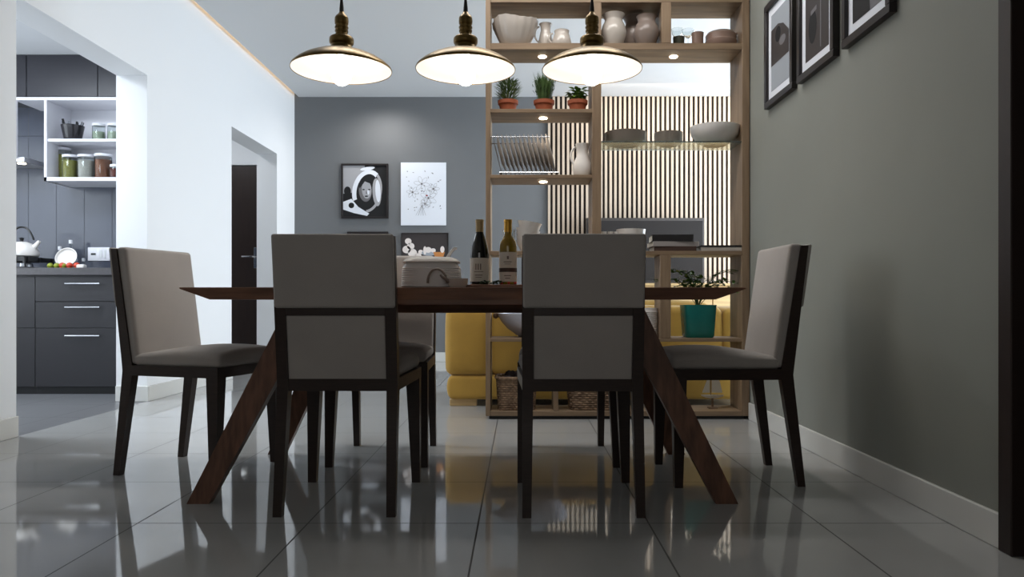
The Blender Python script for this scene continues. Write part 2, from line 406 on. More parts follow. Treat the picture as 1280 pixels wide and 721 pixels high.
vp = [(.05,0),(.062,.02),(.078,.07),(.08,.10),(.068,.14),(.056,.162),(.056,.175),(.07,.198),(.072,.203)]
jar_like('vase', vp, 'stoneware', 'pale rounded vase, left of the three on the high shelf', 'vase', (PX(767, YM-.05), YM-.05, S_UP), 'vases on the high shelf')
jar_like('vase', [(r*.95, z*1.13) for r, z in vp], 'stoneware_dark', 'tallest vase, standing behind the other two on the high shelf', 'vase', (PX(792, YM+.07), YM+.065, S_UP), 'vases on the high shelf')
jar_like('vase', [(.045,0),(.06,.02),(.079,.07),(.08,.095),(.066,.135),(.055,.15),(.053,.165),(.06,.185),(.064,.19)], 'stoneware_dark', 'round bellied brownish vase, right of the three on the high shelf', 'vase', (PX(808, YM-.06), YM-.06, S_UP), 'vases on the high shelf')
def wineglass(label, loc, hh=.13):
    o = lobj('stemmed_glass', [(.0004,0),(.03,0),(.03,.003),(.004,.008),(.0035,hh*.55),(.012,hh*.6),(.034,hh*.8),(.038,hh),(.036,hh),(.032,hh*.8),(.01,hh*.63),(.0004,hh*.62)], 'clear_glass', label, 'glass', loc, 'clear glasses on the high shelf', 24)
wineglass('taller clear stemmed glass behind the dark small cup', (PX(847, YM+.05), YM+.06, S_UP), .155)
wineglass('shorter clear stemmed glass between two small cups', (PX(859.5, YM), YM-.01, S_UP), .125)
jar_like('small_cup', [(.03,0),(.034,.01),(.036,.06)], 'dark_pot', 'dark green brown small cup on the high shelf', 'cup', (PX(848, YM-.05), YM-.06, S_UP))
jar_like('small_cup', [(.034,0),(.036,.01),(.035,.05),(.038,.09)], 'brown_cup', 'narrow brown beaker next to the lidded pot', 'cup', (PX(872, YM-.05), YM-.05, S_UP))
t = thing('lidded_pot', 'wide brown lidded pot with ring handle on the high shelf', 'pot', (PX(901, YM-.03), YM-.03, S_UP))
MB().lathe([(.0004,0),(.085,0),(.096,.012),(.098,.04),(.094,.045),(.094,.05),(.095,.08),(.09,.083),(.0004,.083)], 40).build('body', 'brown_cup', t)
MB().lathe([(.09,.083),(.084,.095),(.06,.104),(.0004,.107)], 40).build('lid', 'stoneware_dark', t)
MB().tube(arc(.10, .055, .045, .043, -100, 100), .008, 8).build('handle', 'stoneware_dark', t)
# plates and bowl on the glass shelf
def stack(n, r, loc, gname, lab):
    pl = MB().lathe([(.0004,0),(r*.6,0),(r*.62,.003),(r*.97,.014),(r,.017),(r*.97,.0175),(r*.6,.006),(.0004,.006)], 48).build('plate', 'stoneware', angle=60)
    for i in range(n):
        q = pl if i == 0 else dup(pl)
        q.location = (loc[0], loc[1], loc[2]+i*.0085); tag(q, lab[1] if i == n-1 else (lab[2] if i == 0 else lab[0]), 'plate', gname)
stack(8, .132, (PX(782, YM), YM, S_G), 'wide plates stacked on the glass shelf', ('grey brown plate within the wide stack on the glass shelf', 'topmost plate of the wide stack on the glass shelf', 'lowest plate of the wide stack on the glass shelf'))
stack(8, .09, (PX(835.5, YM), YM, S_G), 'small plates stacked on the glass shelf', ('small plate within the narrower stack on the glass shelf', 'topmost plate of the narrower stack on the glass shelf', 'lowest plate of the narrower stack on the glass shelf'))
jar_like('serving_bowl', [(.07,0),(.075,.005),(.115,.025),(.145,.06),(.155,.10),(.155,.112)], 'stoneware_white', 'large pale serving bowl on the right of the glass shelf', 'bowl', (PX(893, YM), YM-.01, S_G), seg=48)
# herbs on shelf 2
random.seed(4)
def blade(m, base, d, ln, wd, mi=0, droop=.0, segs=3):
    d = Vector(d).normalized(); s = d.cross(Vector((0,0,1)))
    if s.length < .05: s = Vector((1,0,0))
    s = s.normalized()*wd; P = []; p = Vector(base); dd = d.copy()
    for i in range(segs+1):
        f = i/segs; ww = math.sin(PI*(.12+.88*f)) if i < segs else .02
        P.append((p - s*ww/2, p + s*ww/2)); p = p + dd*ln/segs; dd = (dd + Vector((0,0,-droop))).normalized()
    for a, b in zip(P, P[1:]):
        m.bm.faces.new([m.bm.verts.new(v) for v in (a[0], a[1], b[1], b[0])]).material_index = mi
def herb(label, cx, kind, leafm, hh, rr, pr=.06):
    t = thing('potted_herb', label, 'plant', (cx, YM-.03, S_2), 0, 'potted herbs on the shelf')
    MB().lathe([(.0004,0),(pr*.72,0),(pr*.95,.052),(pr*1.05,.053),(pr*1.08,.075),(pr*.98,.075),(pr*.9,.066),(.0004,.066)], 28).build('pot', 'terracotta', t)
    MB().lathe([(.0004,.066),(pr*.9,.066),(pr*.7,.072),(.0004,.075)], 20).build('soil', 'soil', t)
    m = MB()
    for i in range({'grass': 260, 'bush': 420, 'broad': 90}[kind]):
        a = random.random()*2*PI; q = random.random()**.5; b = (pr*.7*q*math.cos(a), pr*.7*q*math.sin(a), .068)
        if kind == 'grass':
            blade(m, b, (math.cos(a)*q*rr/hh*.9, math.sin(a)*q*rr/hh*.9, 1), hh*random.uniform(.6,1), .0045)
            if i % 2: 
                for k in range(4):
                    f = random.uniform(.3,.9); blade(m, (b[0]*(1+f*rr/pr), b[1]*(1+f*rr/pr), .068+hh*f*.75), (random.uniform(-1,1), random.uniform(-1,1), .8), .028, .005)
        elif kind == 'bush':
            z = random.uniform(0, hh*.8); w = rr*(.55+.45*math.sin(PI*min(1, z/hh+.1)))
            blade(m, (w*q*math.cos(a)*.8, w*q*math.sin(a)*.8, .068+z), (math.cos(a), math.sin(a), random.uniform(.2,1.2)), .05, .007)
        else:
            z = random.uniform(0, hh*.8); w = rr*(.5+.5*z/hh)
            blade(m, (w*q*math.cos(a)*.75, w*q*math.sin(a)*.75, .068+z), (math.cos(a), math.sin(a), random.uniform(-.3,.7)), .045, .03, droop=.25)
    m.build('foliage', leafm, t)
herb('feathery light green herb in terracotta pot, leftmost on its shelf', PX(635, YM-.03), 'bush', 'leaf_sage', .15, .075)
herb('tall dark needle leaved herb in the middle terracotta pot', PX(680, YM-.03), 'grass', 'leaf_dark', .20, .055, .062)
herb('short broad leaved green herb, rightmost terracotta pot', PX(722, YM-.03), 'broad', 'leaf_bright', .10, .07)
# dish rack
rx0, rx1 = PX(617, YM), PX(697, YM)
t = thing('dish_rack', 'wire dish rack holding a row of upright plates', 'rack', ((rx0+rx1)/2, YM, S_3))
hw = (rx1-rx0)/2; m = MB()
for y in (-.10, .10):
    m.tube([(-hw+.04, y, .02), (hw, y, .02)], .004, 6)
m.tube([(-hw+.04, -.10, .02), (-hw+.04, .10, .02)], .004, 6).tube([(hw, -.10, .02), (hw, .10, .02)], .004, 6)
m.build('frame', 'steel', t)
m = MB()
for x in (-hw+.05, hw-.01):
    for y in (-.1, .1): m.tube([(x, y, 0), (x, y, .02)], .005, 6)
m.build('foot', 'black_plastic', t)
for i in range(13):
    x = -hw+.055+i*(2*hw-.06)/12.4
    MB().tube([(x-.055, -.1, .24), (x, -.1, .02), (x, .1, .02), (x-.055, .1, .24)], .0018, 6).build('prong', 'steel', t)
MB().tube([(-hw-.015, -.1, .24), (hw-.055, -.1, .24)], .0035, 6).tube([(-hw-.015, .1, .24), (hw-.055, .1, .24)], .0035, 6).build('top_rail', 'steel', t)
pl = MB().lathe([(.0004,0),(.07,0),(.072,.003),(.125,.013),(.128,.016),(.124,.0165),(.07,.006),(.0004,.006)], 40).build('upright_plate', 'stoneware', angle=60)
ords = ['first','second','third','fourth','fifth','sixth','seventh','eighth','ninth','tenth','eleventh','twelfth']
for i in range(12):
    q = pl if i == 0 else dup(pl)
    x = (rx0+rx1)/2-hw+.072+i*(2*hw-.06)/12.4
    # the disc stands nearly upright, its top leaning to the left
    q.rotation_euler = (0, math.radians(76), math.radians(0)); q.location = (x-.034, YM, S_3+.025+.125)
    tag(q, ('leftmost plate' if i == 0 else 'rightmost plate' if i == 11 else ords[i]+' plate from the left') + ' standing in the wire dish rack', 'plate', 'plates in the dish rack')
o = jar_like('white_pitcher', [(.05,0),(.056,.01),(.062,.05),(.058,.085),(.038,.13),(.034,.155),(.04,.19),(.046,.21)], 'stoneware_white', 'white glazed pitcher right of the dish rack', 'pitcher', (PX(728, YM-.03), YM-.03, S_3))
hnd(o, arc(-.04, .135, -.032, .055, -85, 85), .007, 'stoneware_white')
# shelf 4 : bowls, dishes, books
bo = [(.04,0),(.044,.006),(.06,.03),(.072,.06),(.077,.075)]
ns = 5
for i in range(ns):
    o = jar_like('stacked_bowl', bo, 'stoneware_white', ('topmost tilted' if i == ns-1 else 'lowest' if i == 0 else ords[i]+' lowest') + ' bowl of the white stack behind the wine bottles', 'bowl', (PX(660, YM), YM-.03, S_4+i*.026), 'white bowls stacked behind the bottles', t_=.003)
    if i == ns-1: o.rotation_euler = (0, math.radians(9), 0); o.location.z += .008
jar_like('glass_jar', [(.035,0),(.038,.01),(.038,.13),(.04,.14)], 'clear_glass', 'plain clear glass jar left of the white bowl stack', 'jar', (PX(636, YM-.03), YM-.03, S_4), t_=.003)
o = jar_like('white_dish', [(.05,0),(.055,.006),(.08,.05),(.09,.12),(.093,.142)], 'stoneware_white', 'white dish showing just above the right front chair back', 'bowl', (PX(788, YM), YM-.02, S_4))
for i, px in enumerate((755, 763, 771)):
    jar_like('egg_cup', [(.014,0),(.016,.01),(.013,.05),(.016,.08),(.018,.128)], 'stoneware_white', ('leftmost', 'middle', 'rightmost')[i]+' slim white cup left of the white dish', 'cup', (PX(px, YM-.03), YM-.03, S_4), 'slim white cups on the shelf', seg=20, t_=.003)
def book(label, x0, x1, z0, h_, cov, y0=D0+.01, dep=.2, rz=0, group='books lying on the shelf'):
    t = thing('book', label, 'book', ((x0+x1)/2, y0+dep/2, z0), rz, group); hw = (x1-x0)/2
    MB().box(-hw, hw, -dep/2, dep/2, 0, .003).box(-hw, hw, -dep/2, dep/2, h_-.003, h_).box(-hw, hw, -dep/2, -dep/2+.004, .003, h_-.003).build('cover', cov, t, smooth=False)
    MB().box(-hw+.004, hw-.004, -dep/2+.004, dep/2-.004, .003, h_-.003).build('pages', 'pages', t, smooth=False)
book('brown book, lowest of the stack of three on the shelf', PX(818, D0), PX(871, D0), S_4, .03, 'book_brown')
book('pale grey book in the middle of the stack of three', PX(816, D0), PX(874, D0), S_4+.03, .03, 'book_grey', rz=.04)
book('black book on top of the stack of three', PX(817, D0), PX(868, D0), S_4+.06, .042, 'book_black', rz=-.05)
t = thing('shallow_tray', 'flat pale tray with black top edge right of the books', 'tray', (PX(904, D0), D0+.11, S_4))
MB().box(-.135, .135, -.1, .1, 0, .026, .002, 1).build('base', 'stoneware', t)
MB().box(-.138, .138, -.103, .103, .026, .036, .002, 1).build('lid', 'book_black', t)
# shelf 5
o = jar_like('large_bowl', [(.09,0),(.1,.008),(.16,.05),(.205,.10),(.225,.14),(.228,.15)], 'blue_white', 'large bluish white bowl partly hidden by the front chair', 'bowl', (PX(666, YM), YM+.095, S_5), t_=.008)
MB().lathe([(.0004,-.02),(.016,-.012),(.02,0),(.016,.012),(.0004,.02)], 14, (-.236, -.02, .135)).build('knob', 'driftwood', o)
t = thing('ribbed_canister', 'white ribbed canister left of the teal pot', 'canister', (PX(806, YM-.02), YM-.02, S_5))
m = MB(); m.lathe([(.0004,0),(.078,0)] + sum([[(.083,.006+i*.013),(.079,.012+i*.013)] for i in range(13)], []) + [(.08,.185),(.0004,.187)], 36); m.build('body', 'ribbed_white', t)
t = thing('potted_plant', 'leafy trailing plant in a square teal pot on the low shelf', 'plant', (PX(878.5, D0), D0+.125, S_5))
m = MB(); rings = []
for z, hw_ in ((0, .082), (.01, .09), (.18, .102), (.205, .104), (.205, .095), (.18, .09)):
    ring = []
    for i in range(32):
        a = 2*PI*i/32; c_, s_ = math.cos(a), math.sin(a); k = (abs(c_)**5 + abs(s_)**5)**(-1/5)
        ring.append((hw_*k*c_, hw_*k*s_, z))
    rings.append(ring)
m.loft(rings); m.build('pot', 'teal_glaze', t)
MB().lathe([(.0004,.182),(.09,.182)], 20).build('soil', 'soil', t)
m = MB(); random.seed(11)
st = MB()
for i in range(30):
    a = random.random()*2*PI; sp = random.uniform(.04, .19); hh = random.uniform(.12, .26)
    P = [Vector((.05*math.cos(a)*f*2*(sp/.15), .5*sp*math.sin(a)*f, .18+hh*math.sin(f*1.9))) + Vector((sp*math.cos(a)*f*f, 0, 0)) for f in [k/6 for k in range(7)]]
    st.tube(P, .0022, 5)
    for k, p in enumerate(P[2:]):
        for q in range(3):
            b = random.random()*2*PI; blade(m, p, (math.cos(b), math.sin(b)*.6, random.uniform(-.2,.6)), random.uniform(.035,.055), .022, droop=.2)
m.build('foliage', 'leaf_bright', t); st.build('stems', 'leaf_dark', t)
# bottom level
def basket(label, x0, x1, hgt, fill):
    t = thing('wicker_basket', label, 'basket', ((x0+x1)/2, D0+.135, S_B), 0, 'baskets on the bottom shelf'); hw, hd = (x1-x0)/2, .11
    m = MB(); n = 32
    def ring(z, e=0, ph=0):
        P = []
        for i in range(n*2):
            a = 2*PI*i/(n*2); c_, s_ = math.cos(a), math.sin(a); k = (abs(c_)**6+abs(s_)**6)**(-1/6); f = .9+.1*z/hgt
            wob = .003*(1 if (i+ph) % 2 else -1)
            P.append(((hw*f+e+wob)*k*c_, (hd*f+e+wob)*k*s_, z))
        return P
    nr = int(hgt/.014)
    for r in range(nr): m.tube(ring(.008+r*.014, 0, r), .0075, 5, closed=True)
    m.build('weave', 'wicker', t)
    MB().tube(ring(hgt, .003), .011, 6, closed=True).build('rim', 'wicker', t)
    MB().box(-hw*.88, hw*.88, -hd*.88, hd*.88, 0, .008).build('bottom', 'wicker', t)
    if fill:
        f = MB()
        for i in range(16):
            x, y = random.uniform(-hw*.6, hw*.6), random.uniform(-hd*.6, hd*.6)
            f.lathe([(.0004,-.03),(.025,-.018),(.033,0),(.025,.018),(.0004,.03)], 12, (x, y, hgt-.0+random.uniform(-.02,.012)), sx=random.uniform(.8,1.2))
        f.box(-hw*.8, hw*.8, -hd*.8, hd*.8, .01, hgt-.03)
        o = f.build('contents', 'dark_cloth'); o.location = t.location; tag(o, 'dark rolled cloth filling the left wicker basket', 'cloth', kind='stuff')
basket('square wicker basket filled with dark cloth, left on bottom shelf', PX(621, D0), PX(670, D0), .20, True)
basket('wide wicker basket behind the right front chair legs', PX(711, D0), PX(786, D0), .165, False)
t = thing('model_sailboat', 'small model sailboat with pale cloth sails on bottom shelf', 'ornament', (PX(897, D0), D0+.12, S_B))
MB().box(-.03, .03, -.02, .02, 0, .01, .002, 1).box(-.006, .006, -.006, .006, .01, .065).build('stand', 'driftwood', t)
m = MB(); R_ = []
for i in range(13):
    f = i/12; x = -.07+.14*f; w_ = .022*math.sin(PI*min(1, .15+f*.85))**.7+.001; dd = .022*math.sin(PI*(.1+.8*f))
    R_.append([(x, -w_, .085), (x, -w_*.6, .085-dd*.8), (x, 0, .085-dd), (x, w_*.6, .085-dd*.8), (x, w_, .085)])
m.loft(R_); m.build('hull', 'sail', t)
MB().tube([(-.012, 0, .07), (-.012, 0, .245)], .0028, 6).build('mast', 'driftwood', t)
MB().loft([[(-.006, -.001, .10), (-.006, .001, .10)], [(.03,-.010,.10),(.03,-.008,.10)], [(.062, -.001, .10), (.062, .001, .10)], [(.03,-.012,.16),(.03,-.010,.16)], [(-.006, -.001, .235), (-.006, .001, .235)]], closed=False).poly([(-.006,0,.10),(.062,0,.10),(.045,-.006,.17),(-.006,0,.238)]).build('mainsail', 'sail', t)
MB().poly([(-.018,0,.10),(-.066,0,.10),(-.018,0,.225)]).poly([(-.018,.0015,.10),(-.018,.0015,.225),(-.066,.0015,.10)]).build('jib', 'sail', t)
# ------------------------------------------------------------------ dining chairs
def yb(z):
    if z < .44: return -.25 + .058*(z/.44)
    return -.192 - .07*((z-.44)/.5)
def make_chair(label):
    t = thing('dining_chair', label, 'chair', group='upholstered dining chairs around the table')
    for s in (-1, 1):
        m = MB(); rings = []
        for z in (0, .15, .30, .44, .60, .78, .948):
            d = .030+.020*min(1, z/.44) if z <= .44 else .05-.022*(z-.44)/.5
            w0 = .030+.008*min(1, z/.44); y = yb(z); xo = .207; z_ = z
            rings.append([(s*xo, y-d/2, z_), (s*xo, y+d/2, z_), (s*(xo-w0), y+d/2, z_), (s*(xo-w0), y-d/2, z_)])
        m.loft(rings).build('leg', 'espresso_wood', t, angle=25)
        m = MB(); rings = []
        for z in (0, .2, .425):
            w0 = .032+.022*z/.425; xo = .225; yo = .252+.006*z/.4
            rings.append([(s*xo, yo, z), (s*xo, yo-w0, z), (s*(xo-w0), yo-w0, z), (s*(xo-w0), yo, z)])
        m.loft(rings).build('leg', 'espresso_wood', t, angle=25)
    m = MB()
    m.loft([[(-.206,-.215,.42),(.206,-.215,.42),(.226,.259,.42),(-.226,.259,.42)], [(-.206,-.215,.462),(.206,-.215,.462),(.226,.259,.462),(-.226,.259,.462)]])
    m.build('seat_frame', 'espresso_wood', t, angle=25)
    def fs(p, u, v, w):
        z = p.z
        if w > 0: z += (.020*(1-abs(u)**3)*max(0, 1-((v-.25)/1.25)**2) - .016*max(0, -v-.1))*min(1, w*1.2)
        return (p.x*(1+.04*v), p.y, z - .010*max(0, v-.55)*(1 if w > 0 else 0))
    MB().rbox(-.212, .212, -.172, .266, .459, .522, .024, n=8, fn=fs).build('seat', 'fabric', t, angle=60)
    c0 = Vector((0, 0, .72))
    def fb(p, u, v, w):
        z = p.z; zz = z+.711; y = p.y + yb(zz) + .040
        if v > 0: y += .006*(1-u*u)*(1-w*w)
        return (p.x, y, z)
    MB().rbox(-.2, .2, -.034, .018, .466, .956, .015, n=10, fn=fb).build('backrest', 'fabric', t, angle=60)
    def fr(p, u, v, w):
        zz = p.z+.83; return (p.x, p.y + yb(zz) - .016 - .003*(1-u*u)*(1-w*w)*(v < 0), p.z)
    MB().rbox(-.205, .205, -.014, .008, .706, .954, .009, n=8, fn=fr).build('back_panel', 'fabric', t, angle=60)
    y = yb(.69)
    MB().box(-.17, .17, y-.02, y+.02, .680, .708, .002, 1).build('back_rail', 'espresso_wood', t)
    def fl(p, u, v, w):
        zz = p.z+.56; return (p.x, p.y + yb(zz) - .006, p.z)
    MB().rbox(-.1695, .1695, -.012, .010, .437, .682, .006, n=6, fn=fl).build('lower_back_panel', 'fabric', t, angle=60)
    return t
ch = make_chair('upholstered chair seen from behind, left one at the table front'); place(ch, (-.628, 2.785, 0), 0)
dup(ch, label='upholstered chair seen from behind, right one at the table front', loc=(.215, 2.775, 0))
dup(ch, label='chair on the far side of the table, behind the left front chair', loc=(-.63, 3.525, 0), rz=PI)
dup(ch, label='chair on the far side of the table, behind the right front chair', loc=(.215, 3.52, 0), rz=PI)
dup(ch, label='chair at the right end of the table beside the green grey wall', loc=(.856, 3.14, 0), rz=PI/2)
dup(ch, label='slightly turned chair at the left end of the table by the kitchen', loc=(-1.395, 3.26, 0), rz=math.radians(-105.2))
# ------------------------------------------------------------------ dining table
TX, TY, TZ = -.207, 3.14, .779
t = thing('dining_table', 'long walnut dining table with splayed tapering legs', 'table', (TX, TY, 0))
m = MB(); N_ = 24
def top_ring(hl, hwid, bow, z):
    P = []
    for i in range(N_+1):
        f = -1+2*i/N_; P.append((hl*f, -(hwid+bow*(1-f*f)), z))
    for i in range(N_+1):
        f = 1-2*i/N_; P.append((hl*f, hwid+bow*(1-f*f), z))
    return P
m.loft([top_ring(.915, .438, .034, TZ-.044), top_ring(1.022, .44, .035, TZ-.006), top_ring(1.024, .442, .035, TZ-.002), top_ring(1.022, .44, .035, TZ)])
m.build('tabletop', 'walnut', t, angle=25)
MB().box(-.56, .60, -.468, -.446, .717, .736).box(-.56, .60, .446, .468, .717, .736).box(-.56, -.535, -.446, .446, .717, .736).box(.575, .60, -.446, .446, .717, .736).build('apron', 'walnut', t, smooth=False)
for sx in (-1, 1):
    for sy in (-1, 1):
        fx, fy = .952*sx, .432*sy; ux, uy = .60*sx, .30*sy; R_ = []
        for f in (0, .5, 1):
            x = fx+(ux-fx)*f; y = fy+(uy-fy)*f; z = .735*f; a = .040+.018*f; b = .022+.008*f
            R_.append([(x-a, y-b, z), (x+a, y-b, z), (x+a, y+b, z), (x-a, y+b, z)])
        MB().loft(R_).build('leg', 'walnut_leg', t, angle=25)
MB().box(-.62, .62, -.03, .03, .68, .735, .003, 1).build('stretcher', 'walnut', t)
# things on the table
ty = 2.95
tray_o = MB().box(-.20, .20, -.09, .09, 0, .014, .004, 2).build('serving_board', 'walnut')
tray_o.location = (PX(640, ty), ty, TZ); tag(tray_o, 'flat walnut serving board under the two wine bottles', 'board')
tt = TZ+.014
def bottle(label, loc, glass, foil, k=1.0):
    t = thing('wine_bottle', label, 'bottle', loc, 0, 'wine bottles on the table'); hgt = .255*k
    if glass == 'dark_glass': prof = [(.0004,.004),(.03,0),(.037,.004),(.0375,.115),(.035,.14),(.026,.175),(.018,.20),(.0145,.212),(.0145,.252),(.0004,.252)]
    else: prof = [(.0004,.004),(.029,0),(.0345,.004),(.035,.150),(.033,.165),(.024,.182),(.0155,.195),(.0145,.205),(.0145,.252),(.0004,.252)]
    b = MB().lathe(prof, 36).build('glass', glass, t)
    MB().lathe([(.0155,.208),(.0155,.246),(.0165,.247),(.0165,.256),(.0155,.2575),(.0004,.258)], 28).build('foil', foil, t)
    if glass == 'dark_glass': lab = MB().lathe([(.0379,.012),(.0379,.105)], 36, caps=False); R = .0381
    else: lab = MB().lathe([(.0353,.012),(.0353,.05)], 36, caps=False).lathe([(.0353,.066),(.0353,.128)], 36, caps=False).lathe([(.0354,.05),(.0354,.066)], 36, caps=False, mi=2); R = .0356
    def mark(a0, a1, z0, z1):
        n = 6; pts = [math.radians(a0+(a1-a0)*i/n) for i in range(n+1)]
        lab.loft([[(R*math.cos(a), R*math.sin(a), z) for a in pts] for z in (z0, z1)], mi=1, caps=False, closed=False)
    if glass == 'dark_glass':
        for k_ in range(3): mark(-112+k_*14, -106+k_*14, .058, .082)
        mark(-120, -64, .050, .052); mark(-115, -70, .036, .039); mark(-112, -75, .028, .030)
    else:
        mark(-96, -84, .100, .112); mark(-118, -66, .088, .091); mark(-112, -72, .080, .082); mark(-114, -70, .034, .037); mark(-108, -76, .024, .027)
    l = lab.build('label', ['label_paper', 'label_ink', 'book_brown'], t)
bottle('dark red wine bottle with cream label', (PX(599.5, ty), ty, tt), 'dark_glass', 'tan_foil')
bottle('amber white wine bottle with gold foil neck', (PX(635, ty+.0), ty, tt), 'amber_glass', 'gold_foil')
m = MB(); random.seed(3)
for i in range(90):
    x = random.uniform(-.045, .045); y = random.uniform(-.02, .02); a = random.random()*6.28
    blade(m, (x, y, random.uniform(0, .012)), (math.cos(a), math.sin(a), random.uniform(.1,.9)), .014, .010, droop=.2)
o = m.build('parsley_sprigs', 'parsley'); o.location = (PX(614, ty-.06), ty-.06, tt); tag(o, 'scattered dark green parsley in front of the wine bottles', 'herbs', kind='stuff')
fr = MB().lathe([(.0004,-.006),(.004,-.0045),(.006,0),(.004,.0045),(.0004,.006)], 14).build('cherry_tomato', 'food_red')
for i, px in enumerate((627, 636, 644)):
    q = fr if i == 0 else dup(fr)
    q.location = (PX(px, ty-.06), ty-.06, tt+.006); tag(q, 'small red tomato at the foot of the amber bottle, %s' % ('leftmost', 'middle', 'rightmost')[i], 'tomato', 'small red tomatoes on the board')
# tureen
ty2 = 2.88
t = thing('soup_tureen', 'white ribbed ceramic tureen with lid on the table', 'tureen', (PX(540, ty2), ty2, TZ))
m = MB(); R_ = []
def sq(hx, hy, z, p=5, n=48): 
    o = []
    for i in range(n):
        a = 2*PI*i/n; c_, s_ = math.cos(a), math.sin(a); k = (abs(c_)**p+abs(s_)**p)**(-1/p); o.append((hx*k*c_, hy*k*s_, z))
    return o
for i in range(23):
    f = i/22; z = .004+.092*f; hx = .113-.006*f - (.012*(f-.8)/.2 if f > .8 else 0); e = .0012*(1 if i % 2 else -1); R_.append(sq(hx+e, hx*.72+e, z))
m.loft(R_); m.build('body', 'ribbed_white', t, angle=60)
MB().loft([sq(.106,.076,.096), sq(.108,.078,.100), sq(.098,.07,.110), sq(.08,.055,.117), sq(.02,.016,.121)]).build('lid', 'stoneware_white', t, angle=60)
MB().tube([(.030+.036*math.cos(math.radians(a)), -.090-.012*math.sin(math.radians(a)), .018+.052*math.sin(math.radians(a))) for a in range(0, 181, 15)], .0045, 8).build('handle', 'stoneware_dark', t)
t = thing('ladle', 'white ladle handle sticking up from the tureen', 'ladle', (PX(562, ty2+.04), ty2+.05, TZ+.095))
MB().tube([(-.035,0,0.0), (-.012,0,.022), (.006,0,.05), (.018,0,.062), (.028,0,.062)], [.006,.006,.006,.007,.005], 8).build('handle', 'stoneware_white', t)
MB().lathe([(.0004,-.018),(.018,-.013),(.024,0),(.0004,.002)], 20, (-.04,0,-.004)).build('bowl', 'stoneware_white', t)
t = thing('sauce_boat', 'small grey sauce boat right of the tureen on the table', 'sauce boat', (PX(572, 2.78), 2.78, TZ))
MB().lathe([(.0004,0),(.028,0),(.035,.012),(.037,.034),(.034,.034),(.031,.012),(.0004,.005)], 30, sx=1.05, sy=.8).build('body', 'stoneware', t)
MB().tube([(-.03,-.01,.022),(-.045,-.018,.034),(-.055,-.022,.04),(-.062,-.022,.048)], [.008,.0065,.005,.004], 8).build('spout', 'stoneware_dark', t)
# ------------------------------------------------------------------ pendant lamps
def make_lamp(label):
    t = thing('pendant_lamp', label, 'lamp', group='brass pendant lamps over the table')
    out = [(.2085,-.002),(.210,.002),(.206,.010),(.188,.026),(.160,.044),(.125,.060),(.09,.072),(.062,.080),(.050,.086),(.045,.098)]
    inn = [(r-.0025, z-.0022) for r, z in reversed(out[1:])]
    MB().lathe(out + [(.043,.098)] + [(r-.001, z-.0008) for r, z in reversed(out[1:-1])] + [(.2085,-.002)], 64, caps=False).build('shade', 'brass', t, angle=60)
    MB().lathe([(.2065,.0002)] + [(r-.003, z-.003) for r, z in out[2:-1]] + [(.0004,.083)], 64, caps=False).build('shade_liner', 'enamel', t, angle=80)['label'] = 'white enamel inside of the shade'
    MB().lathe([(.042,.096),(.042,.104),(.047,.108),(.050,.112),(.051,.120),(.050,.132),(.046,.137),(.030,.142),(.030,.096)], 40).build('collar', 'brass', t)
    MB().lathe([(.025,.140),(.026,.150),(.024,.153),(.0255,.19),(.028,.193),(.029,.205),(.028,.218),(.024,.226),(.014,.235),(.010,.243),(.0004,.243)], 32).lathe([(.0275,.160),(.0275,.166)], 32).lathe([(.0285,.176),(.0285,.180)], 32).build('socket', 'brass', t, angle=22)
    MB().lathe([(.010,.24),(.009,.26),(.005,.30),(.003,.31),(.003,CEIL-1.70-.03),(.0004,CEIL-1.70-.03)], 12).build('cord', 'cord', t)
    MB().lathe([(.055,CEIL-1.70),(.055,CEIL-1.70-.012),(.045,CEIL-1.70-.028),(.0004,CEIL-1.70-.032)], 28).build('ceiling_rose', 'brass', t)
    MB().lathe([(.0004,-.066),(.012,-.064),(.026,-.056),(.037,-.040),(.041,-.024),(.038,-.006),(.030,.014),(.018,.040),(.013,.082),(.0004,.082)], 28).build('bulb', 'bulb_glow', t, angle=80)
    return t
la = make_lamp('brass pendant lamp, leftmost of three, clear of the shelving')
LZ = PZ(88, 3.14); place(la, (PX(427, 3.14), 3.14, 1.70))
dup(la, label='brass pendant lamp hanging in the middle over the bottles', loc=(PX(582, 3.14), 3.14, 1.70))
dup(la, label='brass pendant lamp, rightmost, in front of the shelving', loc=(PX(740, 3.14), 3.14, 1.70))
# ------------------------------------------------------------------ pictures
def ell(m, cx, cz, rx, rz, y, mi, n=20, rot=0):
    c_, s_ = math.cos(rot), math.sin(rot)
    m.poly([(cx+rx*math.cos(2*PI*i/n)*c_-rz*math.sin(2*PI*i/n)*s_, y, cz+rx*math.cos(2*PI*i/n)*s_+rz*math.sin(2*PI*i/n)*c_) for i in range(n)], mi)
def ringe(m, cx, cz, rx, rz, w_, y, mi, n=20, rot=0, a0=0, a1=360):
    c_, s_ = math.cos(rot), math.sin(rot)
    def pt(a, q): X, Z = (rx+q)*math.cos(a), (rz+q)*math.sin(a); return (cx+X*c_-Z*s_, y, cz+X*s_+Z*c_)
    for i in range(n):
        a = math.radians(a0+(a1-a0)*i/n); b = math.radians(a0+(a1-a0)*(i+1)/n)
        m.poly([pt(a, -w_), pt(b, -w_), pt(b, w_), pt(a, w_)], mi)
